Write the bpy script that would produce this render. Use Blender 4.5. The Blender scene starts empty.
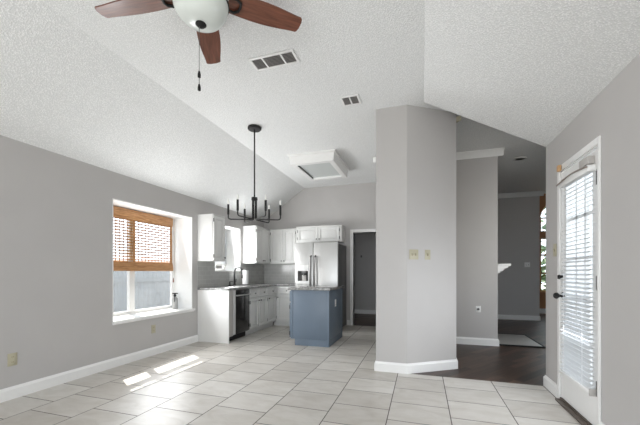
import bpy, bmesh, math, random
from math import sin, cos, pi, radians, atan, atan2, sqrt
from mathutils import Vector, Matrix

random.seed(7)
D = bpy.data
SC = bpy.context.scene
COL = SC.collection

# ------------------------------------------------------------------ camera
FPX = 322.5
YAW = atan(102.0 / FPX)
EYE = 1.18
cd = D.cameras.new('camera')
cd.sensor_fit = 'HORIZONTAL'; cd.sensor_width = 36.0
cd.lens = FPX / 640.0 * 36.0
cd.shift_y = 59.5 / 640.0
cd.clip_start = 0.05; cd.clip_end = 200
cam = D.objects.new('camera', cd); COL.objects.link(cam)
cam.location = (0, 0, EYE)
cam.rotation_euler = (pi / 2, 0, YAW)
SC.camera = cam

# ------------------------------------------------------------------ world, sun, daylight, added fill, exposure
w = D.worlds.new('sky'); SC.world = w; w.use_nodes = True
bg = w.node_tree.nodes['Background']
bg.inputs[0].default_value = (0.80, 0.90, 1.0, 1); bg.inputs[1].default_value = 3.2
sl = D.lights.new('sun', 'SUN'); sl.energy = 15.0; sl.angle = radians(0.6); sl.color = (1.0, 0.95, 0.87)
sun = D.objects.new('sun', sl); COL.objects.link(sun)
SUND = Vector((0.98, -0.60, -1.12))
sun.rotation_euler = SUND.to_track_quat('-Z', 'Y').to_euler()
sun.location = (-6, 6, 8)

def area(name, loc, direction, sx, sy, power, color=(1, 1, 1), spread=180):
    l = D.lights.new(name, 'AREA'); l.shape = 'RECTANGLE'; l.size = sx; l.size_y = sy
    l.energy = power; l.color = color; l.spread = radians(spread)
    o = D.objects.new(name, l); COL.objects.link(o)
    o.location = loc; o.rotation_euler = Vector(direction).to_track_quat('-Z', 'Z').to_euler()
    return o
area('added_fill_rear', (-1.0, -2.45, 1.35), (0.1, 1, 0.0), 4.2, 2.0, 88, (1.0, 0.995, 0.995))  # added fill lamp at assumed rear windows, unseen behind the camera
area('daylight_left_window', (-3.67, 3.74, 1.05), (1, -0.05, 0.35), 1.3, 0.8, 31, (0.97, 0.985, 1.0))
area('daylight_kitchen_window', (-3.66, 5.5, 1.55), (1, 0.3, 0.2), 0.8, 0.7, 24, (0.98, 0.99, 1.0))
area('daylight_patio_door', (1.13, 3.15, 0.9), (-1, 0, -0.2), 0.5, 1.1, 10, (0.90, 0.94, 1.0))
area('added_fill_living_room', (2.3, 4.0, 1.6), (-0.9, 1, -0.15), 1.0, 0.9, 5.5, (1.0, 0.95, 0.86), 110)  # added fill lamp brightening the living room wall end, source unseen
SC.view_settings.view_transform = 'Standard'
SC.view_settings.look = 'None'
SC.view_settings.gamma = 1.0
SC.view_settings.use_curve_mapping = False
SC.view_settings.exposure = 0.25
SC.cycles.max_bounces = 10; SC.cycles.diffuse_bounces = 6; SC.cycles.transparent_max_bounces = 16
SC.cycles.caustics_reflective = False; SC.cycles.caustics_refractive = False
SC.cycles.sample_clamp_indirect = 6.0
SC.cycles.use_denoising = True

# ------------------------------------------------------------------ mesh helpers
class MB:
    def __init__(s): s.bm = bmesh.new()
    def box(s, x0, x1, y0, y1, z0, z1, bev=0.0, seg=2):
        if x0 > x1: x0, x1 = x1, x0
        if y0 > y1: y0, y1 = y1, y0
        if z0 > z1: z0, z1 = z1, z0
        r = bmesh.ops.create_cube(s.bm, size=1.0)
        vs = r['verts']
        for v in vs:
            v.co = Vector(((x0 + x1) / 2 + v.co.x * (x1 - x0), (y0 + y1) / 2 + v.co.y * (y1 - y0), (z0 + z1) / 2 + v.co.z * (z1 - z0)))
        if bev > 0:
            es = list({e for v in vs for e in v.link_edges})
            bmesh.ops.bevel(s.bm, geom=es, offset=bev, segments=seg, profile=0.5, affect='EDGES', clamp_overlap=True)
        return s
    def prism(s, poly, axis, a0, a1, bev=0.0):
        # poly = list of 2-d points; axis 'z': (x,y) 'y': (x,z) 'x': (y,z)
        def P(p, a):
            return {'z': (p[0], p[1], a), 'y': (p[0], a, p[1]), 'x': (a, p[0], p[1])}[axis]
        A = [s.bm.verts.new(P(p, a0)) for p in poly]; B = [s.bm.verts.new(P(p, a1)) for p in poly]
        fs = [s.bm.faces.new(A), s.bm.faces.new(list(reversed(B)))]
        n = len(poly)
        for i in range(n):
            fs.append(s.bm.faces.new([A[i], B[i], B[(i + 1) % n], A[(i + 1) % n]]))
        bmesh.ops.recalc_face_normals(s.bm, faces=fs)
        if bev > 0:
            es = list({e for f in fs for e in f.edges})
            bmesh.ops.bevel(s.bm, geom=es, offset=bev, segments=2, profile=0.5, affect='EDGES', clamp_overlap=True)
        return s
    def tube(s, pts, r, n=10, cap=True):
        pts = [Vector(p) for p in pts]
        rs = r if isinstance(r, (list, tuple)) else [r] * len(pts)
        rings = []; up = None
        for i, p in enumerate(pts):
            if i == 0: t = pts[1] - pts[0]
            elif i == len(pts) - 1: t = pts[-1] - pts[-2]
            else: t = (pts[i + 1] - p).normalized() + (p - pts[i - 1]).normalized()
            t.normalize()
            if up is None:
                up = Vector((0, 0, 1)) if abs(t.z) < 0.9 else Vector((1, 0, 0))
            a = (up - t * up.dot(t)).normalized(); b = t.cross(a); up = a
            rings.append([s.bm.verts.new(p + a * (cos(2 * pi * k / n) * rs[i]) + b * (sin(2 * pi * k / n) * rs[i])) for k in range(n)])
        for i in range(len(rings) - 1):
            for k in range(n):
                s.bm.faces.new([rings[i][k], rings[i][(k + 1) % n], rings[i + 1][(k + 1) % n], rings[i + 1][k]])
        if cap:
            s.bm.faces.new(list(reversed(rings[0]))); s.bm.faces.new(rings[-1])
        return s
    def lathe(s, prof, c=(0, 0, 0), n=24, axis='z'):
        c = Vector(c); rings = []
        def P(r, h, a):
            if axis == 'z': return c + Vector((r * cos(a), r * sin(a), h))
            if axis == 'x': return c + Vector((h, r * cos(a), r * sin(a)))
            return c + Vector((r * sin(a), h, r * cos(a)))
        for r, h in prof:
            if r < 1e-6: rings.append([s.bm.verts.new(P(0, h, 0))])
            else: rings.append([s.bm.verts.new(P(r, h, 2 * pi * k / n)) for k in range(n)])
        fs = []
        for i in range(len(rings) - 1):
            A, B = rings[i], rings[i + 1]
            for k in range(n):
                k2 = (k + 1) % n
                if len(A) == 1 and len(B) == 1: continue
                if len(A) == 1: fs.append(s.bm.faces.new([A[0], B[k2], B[k]]))
                elif len(B) == 1: fs.append(s.bm.faces.new([A[k], A[k2], B[0]]))
                else: fs.append(s.bm.faces.new([A[k], A[k2], B[k2], B[k]]))
        if len(rings[0]) > 1: fs.append(s.bm.faces.new(rings[0]))
        if len(rings[-1]) > 1: fs.append(s.bm.faces.new(rings[-1]))
        bmesh.ops.recalc_face_normals(s.bm, faces=fs)
        return s
    def transform(s, m):
        bmesh.ops.transform(s.bm, matrix=m, verts=s.bm.verts); return s

def quad_x(x, y0, y1, z0, z1):
    m = MB(); m.bm.faces.new([m.bm.verts.new(p) for p in ((x, y0, z0), (x, y1, z0), (x, y1, z1), (x, y0, z1))]); return m

def base_of(o):
    v = Vector((0, 0, 0))
    while o is not None:
        v += Vector(o.location); o = o.parent
    return v

def obj(name, mb, mat, parent=None):
    off = base_of(parent) if parent is not None else Vector((0, 0, 0))
    me = D.meshes.new(name)
    if off.length > 0: bmesh.ops.translate(mb.bm, vec=-off, verts=mb.bm.verts)
    mb.bm.to_mesh(me); mb.bm.free()
    me.polygons.foreach_set('use_smooth', [True] * len(me.polygons))
    me.set_sharp_from_angle(angle=radians(32))
    me.materials.append(mat)
    o = D.objects.new(name, me); COL.objects.link(o)
    if parent is not None: o.parent = parent
    return o

def tag(o, label=None, cat=None, group=None, kind=None):
    if label: o['label'] = label
    if cat: o['category'] = cat
    if group: o['group'] = group
    if kind: o['kind'] = kind
    return o

def thing(name, label, cat, loc=(0, 0, 0), group=None):
    o = D.objects.new(name, None); COL.objects.link(o); o.location = loc
    o.empty_display_size = 0.1
    return tag(o, label, cat, group)

def solo(name, mb, mat, label, cat, group=None):
    return tag(obj(name, mb, mat), label, cat, group)

def struct(name, mb, mat, label=None):
    o = obj(name, mb, mat); o['kind'] = 'structure'
    if label: o['label'] = label
    return o

def struct_empty(name, loc, label=None):
    o = D.objects.new(name, None); COL.objects.link(o); o.location = loc; o['kind'] = 'structure'
    if label: o['label'] = label
    return o

def copy_tree(o, parent=None):
    c = o.copy(); COL.objects.link(c); c.parent = parent
    for ch in list(o.children): copy_tree(ch, c)
    return c

# ------------------------------------------------------------------ materials
class NT:
    def __init__(s, name):
        s.m = D.materials.new(name); s.m.use_nodes = True
        s.t = s.m.node_tree; s.n = s.t.nodes
        s.p = s.n['Principled BSDF']; s.out = s.n['Material Output']
    def add(s, typ, **kw):
        nd = s.n.new(typ)
        for k, v in kw.items():
            if k in nd.inputs: nd.inputs[k].default_value = v
            else: setattr(nd, k, v)
        return nd
    def link(s, a, b): s.t.links.new(a, b)
    def coords(s): return s.add('ShaderNodeTexCoord').outputs['Object']
    def mix(s, fac, a, b):
        nd = s.n.new('ShaderNodeMix'); nd.data_type = 'RGBA'
        for i, v in ((0, fac), (6, a), (7, b)):
            if hasattr(v, 'is_linked'): s.link(v, nd.inputs[i])
            else: nd.inputs[i].default_value = v
        return nd.outputs[2]
    def ramp(s, src, stops):
        nd = s.n.new('ShaderNodeValToRGB'); e = nd.color_ramp.elements
        e[0].position, e[0].color = stops[0]; e[1].position, e[1].color = stops[1]
        for p, c in stops[2:]:
            x = e.new(p); x.color = c
        s.link(src, nd.inputs[0]); return nd.outputs[0]
    def bump(s, h, strength=0.2, dist=0.01):
        b = s.add('ShaderNodeBump'); b.inputs['Strength'].default_value = strength; b.inputs['Distance'].default_value = dist
        s.link(h, b.inputs['Height']); s.link(b.outputs[0], s.p.inputs['Normal'])

def C4(c): return (c[0], c[1], c[2], 1)

def plain(name, c, rough=0.5, metal=0.0, spec=0.5, noise=0.0, scale=20.0, bump=0.0, bscale=80.0):
    t = NT(name); t.p.inputs['Base Color'].default_value = C4(c); t.p.inputs['Roughness'].default_value = rough
    t.p.inputs['Metallic'].default_value = metal; t.p.inputs['Specular IOR Level'].default_value = spec
    co = t.coords()
    if noise > 0:
        nz = t.add('ShaderNodeTexNoise', Scale=scale, Detail=4.0); t.link(co, nz.inputs['Vector'])
        a = tuple(x * (1 - noise) for x in c); b = tuple(min(1, x * (1 + noise)) for x in c)
        t.link(t.ramp(nz.outputs[0], [(0.3, C4(a)), (0.7, C4(b))]), t.p.inputs['Base Color'])
    if bump > 0:
        nb = t.add('ShaderNodeTexNoise', Scale=bscale, Detail=3.0); t.link(co, nb.inputs['Vector'])
        t.bump(nb.outputs[0], bump, 0.004)
    return t.m

def popcorn():
    t = NT('popcorn_ceiling'); co = t.coords()
    n1 = t.add('ShaderNodeTexNoise', Scale=120.0, Detail=3.0, Roughness=0.65); t.link(co, n1.inputs['Vector'])
    v = t.add('ShaderNodeTexVoronoi', Scale=85.0); t.link(co, v.inputs['Vector'])
    h = t.add('ShaderNodeMath', operation='SUBTRACT'); t.link(n1.outputs[0], h.inputs[0]); t.link(v.outputs['Distance'], h.inputs[1])
    t.link(t.ramp(h.outputs[0], [(0.02, (0.75, 0.76, 0.755, 1)), (0.30, (0.92, 0.925, 0.92, 1))]), t.p.inputs['Base Color'])
    t.p.inputs['Roughness'].default_value = 0.95; t.p.inputs['Specular IOR Level'].default_value = 0.1
    t.bump(h.outputs[0], 0.5, 0.008); return t.m

def tile_floor():
    t = NT('floor_tile'); co = t.coords()
    sx = t.add('ShaderNodeSeparateXYZ'); t.link(co, sx.inputs[0])
    cx_ = t.add('ShaderNodeCombineXYZ')
    a = t.add('ShaderNodeMath', operation='ADD'); a.inputs[1].default_value = 3.7 - 0.035; t.link(sx.outputs[1], a.inputs[0])
    b = t.add('ShaderNodeMath', operation='ADD'); b.inputs[1].default_value = 3.687; t.link(sx.outputs[0], b.inputs[0])
    t.link(a.outputs[0], cx_.inputs[0]); t.link(b.outputs[0], cx_.inputs[1])
    br = t.add('ShaderNodeTexBrick'); br.offset = 0.5; br.offset_frequency = 2; br.squash = 1.0
    for k, v in {'Scale': 1.0, 'Brick Width': 0.37, 'Row Height': 0.4885, 'Mortar Size': 0.0042, 'Mortar Smooth': 0.1, 'Bias': 0.0}.items(): br.inputs[k].default_value = v
    br.inputs['Color1'].default_value = (0.475, 0.45, 0.415, 1); br.inputs['Color2'].default_value = (0.61, 0.59, 0.555, 1)
    br.inputs['Mortar'].default_value = (0.11, 0.10, 0.09, 1)
    t.link(cx_.outputs[0], br.inputs['Vector'])
    mp = t.add('ShaderNodeMapping'); mp.inputs['Scale'].default_value = (1.6, 3.4, 1); t.link(co, mp.inputs[0])
    nz = t.add('ShaderNodeTexNoise', Scale=2.4, Detail=8.0, Roughness=0.62, Distortion=0.8); t.link(mp.outputs[0], nz.inputs['Vector'])
    vein = t.ramp(nz.outputs[0], [(0.35, (0.91, 0.895, 0.87, 1)), (0.62, (1.06, 1.06, 1.06, 1))])
    mu = t.n.new('ShaderNodeMix'); mu.data_type = 'RGBA'; mu.blend_type = 'MULTIPLY'; mu.inputs[0].default_value = 1.0
    t.link(br.outputs['Color'], mu.inputs[6]); t.link(vein, mu.inputs[7])
    t.link(mu.outputs[2], t.p.inputs['Base Color'])
    t.link(t.ramp(br.outputs['Fac'], [(0.0, (0.41, 0.41, 0.41, 1)), (1.0, (0.8, 0.8, 0.8, 1))]), t.p.inputs['Roughness'])
    inv = t.add('ShaderNodeMath', operation='SUBTRACT'); inv.inputs[0].default_value = 1.0; t.link(br.outputs['Fac'], inv.inputs[1])
    t.bump(inv.outputs[0], 0.35, 0.004); return t.m

def wood_floor():
    t = NT('dark_wood_floor'); co = t.coords()
    mp = t.add('ShaderNodeMapping'); mp.inputs['Rotation'].default_value = (0, 0, radians(-52)); t.link(co, mp.inputs[0])
    br = t.add('ShaderNodeTexBrick'); br.offset = 0.37; br.offset_frequency = 2
    for k, v in {'Scale': 1.0, 'Brick Width': 0.75, 'Row Height': 0.095, 'Mortar Size': 0.0014, 'Mortar Smooth': 0.1}.items(): br.inputs[k].default_value = v
    br.inputs['Color1'].default_value = (0.034, 0.021, 0.016, 1); br.inputs['Color2'].default_value = (0.115, 0.072, 0.052, 1)
    br.inputs['Mortar'].default_value = (0.02, 0.014, 0.012, 1)
    t.link(mp.outputs[0], br.inputs['Vector'])
    m2 = t.add('ShaderNodeMapping'); m2.inputs['Scale'].default_value = (2, 30, 1); t.link(mp.outputs[0], m2.inputs[0])
    nz = t.add('ShaderNodeTexNoise', Scale=1.6, Detail=6.0); t.link(m2.outputs[0], nz.inputs['Vector'])
    g = t.ramp(nz.outputs[0], [(0.3, (0.65, 0.65, 0.65, 1)), (0.7, (1.25, 1.2, 1.15, 1))])
    mu = t.n.new('ShaderNodeMix'); mu.data_type = 'RGBA'; mu.blend_type = 'MULTIPLY'; mu.inputs[0].default_value = 1.0
    t.link(br.outputs['Color'], mu.inputs[6]); t.link(g, mu.inputs[7]); t.link(mu.outputs[2], t.p.inputs['Base Color'])
    t.p.inputs['Roughness'].default_value = 0.38; t.p.inputs['Specular IOR Level'].default_value = 0.35
    return t.m

def wood(name, c0, c1, stretch=(1, 14, 14), scale=3.0, rough=0.4):
    t = NT(name); co = t.coords()
    mp = t.add('ShaderNodeMapping'); mp.inputs['Scale'].default_value = stretch; t.link(co, mp.inputs[0])
    nz = t.add('ShaderNodeTexNoise', Scale=scale, Detail=6.0, Roughness=0.6, Distortion=0.6); t.link(mp.outputs[0], nz.inputs['Vector'])
    t.link(t.ramp(nz.outputs[0], [(0.3, C4(c0)), (0.7, C4(c1))]), t.p.inputs['Base Color'])
    t.p.inputs['Roughness'].default_value = rough; t.bump(nz.outputs[0], 0.08, 0.003); return t.m

def coat(m):
    p = m.node_tree.nodes['Principled BSDF']; p.inputs['Coat Weight'].default_value = 0.3; p.inputs['Coat Roughness'].default_value = 0.12; return m

def granite():
    t = NT('granite'); co = t.coords()
    v = t.add('ShaderNodeTexVoronoi', Scale=95.0); t.link(co, v.inputs['Vector'])
    nz = t.add('ShaderNodeTexNoise', Scale=26.0, Detail=8.0, Roughness=0.75); t.link(co, nz.inputs['Vector'])
    c1 = t.ramp(nz.outputs[0], [(0.32, (0.05, 0.05, 0.05, 1)), (0.5, (0.25, 0.25, 0.245, 1)), (0.68, (0.46, 0.46, 0.45, 1))])
    f = t.ramp(v.outputs['Distance'], [(0.1, (0, 0, 0, 1)), (0.35, (1, 1, 1, 1))])
    t.link(t.mix(f, (0.16, 0.155, 0.15, 1), c1), t.p.inputs['Base Color'])
    t.p.inputs['Roughness'].default_value = 0.14; return t.m

def subway(name, axis):
    t = NT(name); co = t.coords(); sx = t.add('ShaderNodeSeparateXYZ'); t.link(co, sx.inputs[0])
    cb = t.add('ShaderNodeCombineXYZ'); t.link(sx.outputs[axis], cb.inputs[0]); t.link(sx.outputs[2], cb.inputs[1])
    br = t.add('ShaderNodeTexBrick'); br.offset = 0.5
    for k, v in {'Scale': 1.0, 'Brick Width': 0.15, 'Row Height': 0.075, 'Mortar Size': 0.0016, 'Mortar Smooth': 0.2}.items(): br.inputs[k].default_value = v
    br.inputs['Color1'].default_value = (0.40, 0.40, 0.385, 1); br.inputs['Color2'].default_value = (0.45, 0.45, 0.435, 1)
    br.inputs['Mortar'].default_value = (0.60, 0.60, 0.58, 1)
    t.link(cb.outputs[0], br.inputs['Vector']); t.link(br.outputs['Color'], t.p.inputs['Base Color'])
    t.p.inputs['Roughness'].default_value = 0.18
    return t.m

def glass(name, tint=(1, 1, 1)):
    t = NT(name); t.n.remove(t.p)
    tr = t.add('ShaderNodeBsdfTransparent'); tr.inputs[0].default_value = C4(tint)
    gl = t.add('ShaderNodeBsdfGlossy'); gl.inputs['Roughness'].default_value = 0.02
    lw = t.add('ShaderNodeLayerWeight'); lw.inputs[0].default_value = 0.5
    pw = t.add('ShaderNodeMath', operation='POWER'); pw.inputs[1].default_value = 4.0; t.link(lw.outputs['Facing'], pw.inputs[0])
    ma = t.add('ShaderNodeMath', operation='MULTIPLY_ADD'); ma.inputs[1].default_value = 0.6; ma.inputs[2].default_value = 0.03; t.link(pw.outputs[0], ma.inputs[0])
    mx = t.add('ShaderNodeMixShader'); t.link(ma.outputs[0], mx.inputs[0]); t.link(tr.outputs[0], mx.inputs[1]); t.link(gl.outputs[0], mx.inputs[2])
    t.link(mx.outputs[0], t.out.inputs[0]); return t.m

def screen(name, c, fac):
    t = NT(name); t.n.remove(t.p)
    tr = t.add('ShaderNodeBsdfTransparent'); df = t.add('ShaderNodeBsdfTranslucent'); df.inputs[0].default_value = C4(c)
    co = t.coords(); mp = t.add('ShaderNodeMapping'); mp.inputs['Scale'].default_value = (1, 26, 1.6); t.link(co, mp.inputs[0])
    nz = t.add('ShaderNodeTexNoise', Scale=2.0, Detail=5.0); t.link(mp.outputs[0], nz.inputs['Vector'])
    f = t.add('ShaderNodeMapRange'); f.inputs['From Min'].default_value = 0.3; f.inputs['From Max'].default_value = 0.7
    f.inputs['To Min'].default_value = fac - 0.10; f.inputs['To Max'].default_value = fac + 0.10
    t.link(nz.outputs[0], f.inputs['Value'])
    mx = t.add('ShaderNodeMixShader'); t.link(f.outputs[0], mx.inputs[0]); t.link(tr.outputs[0], mx.inputs[1]); t.link(df.outputs[0], mx.inputs[2])
    t.link(mx.outputs[0], t.out.inputs[0]); return t.m

def translucent(name, c, fac=0.5):
    t = NT(name); t.n.remove(t.p)
    df = t.add('ShaderNodeBsdfDiffuse'); df.inputs[0].default_value = C4(c)
    tl = t.add('ShaderNodeBsdfTranslucent'); tl.inputs[0].default_value = C4(c)
    mx = t.add('ShaderNodeMixShader'); mx.inputs[0].default_value = fac
    t.link(df.outputs[0], mx.inputs[1]); t.link(tl.outputs[0], mx.inputs[2]); t.link(mx.outputs[0], t.out.inputs[0]); return t.m

M = {
 'wall': plain('gray_wall_paint', (0.475, 0.462, 0.452), 0.55, spec=0.3, noise=0.015, scale=3, bump=0.05, bscale=140),
 'tan': plain('tan_wall_paint', (0.42, 0.22, 0.11), 0.6, noise=0.04),
 'ceil': popcorn(),
 'trim': plain('white_trim_paint', (0.80, 0.80, 0.79), 0.35, noise=0.01),
 'cab': plain('white_cabinet_paint', (0.70, 0.70, 0.685), 0.38, noise=0.015),
 'tile': tile_floor(), 'woodfloor': wood_floor(),
 'granite': granite(), 'splash_y': subway('gray_subway_tile_side', 1), 'splash_x': subway('gray_subway_tile_back', 0),
 'steel': plain('stainless_steel', (0.52, 0.52, 0.51), 0.42, metal=0.85, noise=0.02, scale=3),
 'nickel': plain('brushed_nickel', (0.16, 0.155, 0.15), 0.32, metal=0.85), 'bronze': plain('dark_bronze', (0.035, 0.032, 0.03), 0.4, metal=0.6),
 'black': plain('black_metal', (0.012, 0.012, 0.012), 0.55, spec=0.3, noise=0.1),
 'blackgloss': plain('black_appliance', (0.012, 0.011, 0.011), 0.14),
 'dgray': plain('dark_gray_enamel', (0.10, 0.10, 0.10), 0.45, noise=0.03),
 'blue': plain('slate_blue_paint', (0.125, 0.165, 0.215), 0.42, noise=0.03, scale=5),
 'beige': plain('beige_plastic', (0.44, 0.41, 0.30), 0.4),
 'bdark': plain('beige_slot', (0.20, 0.17, 0.12), 0.5),
 'white': plain('white_plastic', (0.82, 0.82, 0.81), 0.35),
 'bowl': plain('frosted_bowl_glass', (0.66, 0.70, 0.67), 0.25, noise=0.02),
 'panel': plain('frosted_light_panel', (0.55, 0.58, 0.57), 0.3),
 'walnut': coat(wood('walnut_blade', (0.085, 0.027, 0.014), (0.24, 0.085, 0.048), (2.2, 22, 22), 2.2, 0.30)),
 'bamboo': wood('bamboo', (0.24, 0.10, 0.032), (0.62, 0.34, 0.15), (8, 2.2, 34), 3.0, 0.5),
 'bamboolight': wood('bamboo_slat', (0.36, 0.18, 0.075), (0.58, 0.36, 0.17), (8, 3, 40), 3.0, 0.5),
 'weave': translucent('woven_bamboo', (0.58, 0.36, 0.19), 0.45),
 'tanwood': wood('tan_wood', (0.45, 0.26, 0.12), (0.62, 0.40, 0.2), (10, 10, 2), 3.0, 0.5),
 'glass': glass('window_glass'),
 'screen': screen('insect_screen', (0.14, 0.15, 0.16), 0.40),
 'slat': translucent('white_blind_slat', (0.82, 0.83, 0.84), 0.25),
 'paper': plain('white_paper', (0.83, 0.83, 0.82), 0.9, bump=0.15, bscale=60),
 'candle': plain('white_candle_bulb', (0.85, 0.84, 0.80), 0.15),
 'fence': wood('gray_fence_wood', (0.15, 0.17, 0.185), (0.24, 0.26, 0.275), (4, 4, 0.6), 3.0, 0.8),
 'ground': plain('pale_concrete_ground', (0.42, 0.41, 0.39), 0.9, noise=0.12, scale=2),
 'hearth': plain('gray_hearth_tile', (0.42, 0.41, 0.39), 0.4, noise=0.05, scale=6),
 'wood_sill': wood('dark_threshold_wood', (0.06, 0.045, 0.035), (0.13, 0.10, 0.08), (2, 20, 20), 3.0, 0.4),
 'taupe': plain('taupe_valance', (0.26, 0.22, 0.19), 0.5, noise=0.1),
 'graybox': plain('gray_plastic', (0.45, 0.43, 0.41), 0.5),
 'leaf': plain('hedge_leaf', (0.10, 0.17, 0.09), 0.6, noise=0.3, scale=4),
 'duct': plain('painted_duct_shade', (0.16, 0.16, 0.16), 0.7),
 'bottle': plain('gray_bottle_plastic', (0.36, 0.36, 0.355), 0.3),
 'graysteel': plain('matte_stainless', (0.62, 0.62, 0.61), 0.4, metal=0.1),
 'red': plain('dark_red_wood', (0.22, 0.07, 0.04), 0.4),
}

# ------------------------------------------------------------------ key dimensions (metres)
XL, XR = -3.64, 1.22         # left and right wall faces
YR, YB = -2.6, 7.03          # rear wall, kitchen back wall
YE = 3.88                    # end of right wall / start of wood floor
ZC = 3.125                    # flat ceiling
XFL, XFR = -2.60, 0.02       # creases where the ceiling slopes start
ZL, ZR = 2.42, 2.47          # wall heights under the slopes
XO = -4.06                   # outer face of left wall

# ------------------------------------------------------------------ structure
mb = MB(); mb.box(XL - 0.42, XR + 0.12, YR - 0.1, YE, -0.08, 0); mb.box(XL - 0.42, -0.166, YE, YB, -0.08, 0)
struct('floor', mb, M['tile'], 'pale greige rectangular floor tiles laid in offset rows')
mb = MB(); mb.box(-0.166, 6.1, YE, 10.8, -0.08, 0.0); mb.box(-5.0, -0.166, YB, 10.8, -0.08, 0.0)
struct('floor_living', mb, M['woodfloor'], 'dark brown wood plank floor beyond the tiles')

W1 = (3.02, 4.47, 0.56, 2.09)     # window 1 opening y0 y1 z0 z1
W2 = (5.07, 5.95, 1.19, 2.085)
mb = MB()
ys = [YR - 0.1, W1[0], W1[1], W2[0], W2[1], YB + 0.1]
mb.box(XO, XL, ys[0], ys[1], 0, ZL); mb.box(XO, XL, ys[2], ys[3], 0, ZL); mb.box(XO, XL, ys[4], ys[5], 0, ZL)
mb.box(XO, XL, W1[0], W1[1], 0, W1[2]); mb.box(XO, XL, W1[0], W1[1], W1[3], ZL)
mb.box(XO, XL, W2[0], W2[1], 0, W2[2]); mb.box(XO, XL, W2[0], W2[1], W2[3], ZL)
struct('wall_left', mb, M['wall'], 'gray side wall with two deep window recesses')

DW = (-1.45, -0.72, 2.05)         # doorway in the kitchen back wall
mb = MB(); mb.box(XO, DW[0], YB, YB + 0.12, 0, 3.2); mb.box(DW[0], DW[1], YB, YB + 0.12, DW[2], 3.2); mb.box(DW[1], 0.4, YB, YB + 0.12, 0, 3.2)
struct('wall_back', mb, M['wall'], 'gray kitchen end wall with a doorway')

DR = (2.825, 3.495, 2.105)         # patio door opening in the right wall
mb = MB(); mb.box(XR, XR + 0.14, YR - 0.1, DR[0], 0, ZR + 0.3); mb.box(XR, XR + 0.14, DR[1], YE, 0, ZR + 0.3); mb.box(XR, XR + 0.14, DR[0], DR[1], DR[2], ZR + 0.3)
struct('wall_right', mb, M['wall'], 'light gray wall around the patio door')

RW = (-3.2, 0.8, 0.35, 2.35)
mb = MB(); mb.box(XO, RW[0], YR - 0.12, YR, 0, 3.2); mb.box(RW[1], XR + 0.14, YR - 0.12, YR, 0, 3.2)
mb.box(RW[0], RW[1], YR - 0.12, YR, 0, RW[2]); mb.box(RW[0], RW[1], YR - 0.12, YR, RW[3], 3.2)
struct('wall_rear', mb, M['wall'])

CA, CB = (-0.166, 3.88), (0.40, 4.262)      # corner and end of the slanted face
mb = MB(); mb.prism([(-0.525, 3.88), CA, CB, (0.40, YB), (-0.525, YB)], 'z', 0, 3.15)
struct('wall_pillar', mb, M['wall'], 'full height gray wall end with a slanted side')
mb = MB(); mb.box(0.40, 1.15, 5.75, 7.4, 0, 3.15)
struct('wall_fireplace', mb, M['wall'], 'light gray wall end seen through the wide opening')
mb = MB(); mb.box(-5.0, 2.72, 9.07, 9.19, 0, 3.12)
struct('wall_far', mb, M['wall'], 'dim gray wall at the far side of the living room')
# foyer wall with an arched window opening
FW = (3.20, 4.30)
fc, fr = 3.75, 0.55
mb = MB(); Y0, Y1 = 10.65, 10.8
mb.box(2.0, FW[0], Y0, Y1, 0, 3.7); mb.box(FW[1], 6.1, Y0, Y1, 0, 3.7); mb.box(FW[0], FW[1], Y0, Y1, 0, 0.60); mb.box(FW[0], FW[1], Y0, Y1, 2.17, 2.30)
arc = [(fc + fr * cos(a), 2.72 + fr * sin(a)) for a in [pi - k * pi / 16 for k in range(17)]]
for i in range(16):
    (xa, za), (xb, zb) = arc[i], arc[i + 1]
    mb.prism([(xa, za), (xb, zb), (xb, 3.7), (xa, 3.7)], 'y', Y0, Y1)
struct('wall_foyer', mb, M['tan'], 'tan foyer wall holding the tall arched window')
mb = MB(); mb.box(6.0, 6.1, YE - 0.1, 10.8, 0, 3.7); mb.box(1.36, 2.0, YE - 0.05, YE, 0, 3.2); mb.box(3.2, 6.1, YE - 0.05, YE, 0, 3.2); mb.box(2.0, 3.2, YE - 0.05, YE, 0, 0.6); mb.box(2.0, 3.2, YE - 0.05, YE, 2.2, 3.2); mb.box(-5.1, -5.0, YB, 10.8, 0, 3.2); mb.box(-5.0, 2.0, 10.65, 10.8, 0, 3.2)  # unseen outer walls; the window gap is added to let light in
struct('wall_outer', mb, M['wall'])

mb = MB(); mb.box(XFL, XFR, YR - 0.12, YB + 0.12, ZC, ZC + 0.15)
struct('ceiling', mb, M['ceil'], 'flat white popcorn textured middle strip of ceiling')
mb = MB(); mb.prism([(XFL, ZC), (XL, ZL), (XO, ZL), (XO, ZC + 0.15), (XFL, ZC + 0.15)], 'y', YR - 0.12, YB + 0.12)
struct('ceiling_left', mb, M['ceil'], 'white popcorn ceiling slope down to the window wall')
mb = MB(); mb.prism([(XFR, ZC), (XR, ZR), (XR + 0.14, ZR), (XR + 0.14, ZC + 0.15), (XFR, ZC + 0.15)], 'y', YR - 0.12, YE)
struct('ceiling_right', mb, M['ceil'], 'white popcorn ceiling slope down to the patio door wall')
mb = MB(); mb.box(XFR, 6.1, YE, YB + 0.12, ZC, ZC + 0.15); mb.box(-5.1, 6.1, YB + 0.12, 9.19, ZC, ZC + 0.15)
struct('ceiling_living', mb, M['ceil'], 'shaded flat ceiling over the living room')
mb = MB(); mb.box(-5.1, 6.1, 9.19, 10.8, 3.6, 3.75); mb.box(-5.1, 6.1, 9.1, 9.19, 3.1, 3.75)
struct('ceiling_foyer', mb, M['ceil'])

struct('wall_bright_skin', MB().box(1.37, 2.0, YE - 0.09, YE - 0.051, -0.09, 3.1).box(3.2, 6.1, YE - 0.09, YE - 0.051, -0.09, 3.1).box(2.0, 3.2, YE - 0.09, YE - 0.051, -0.09, 0.6).box(2.0, 3.2, YE - 0.09, YE - 0.051, 2.2, 3.1), M['trim'])  # white skin added so the view through the patio door looks bright
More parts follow.
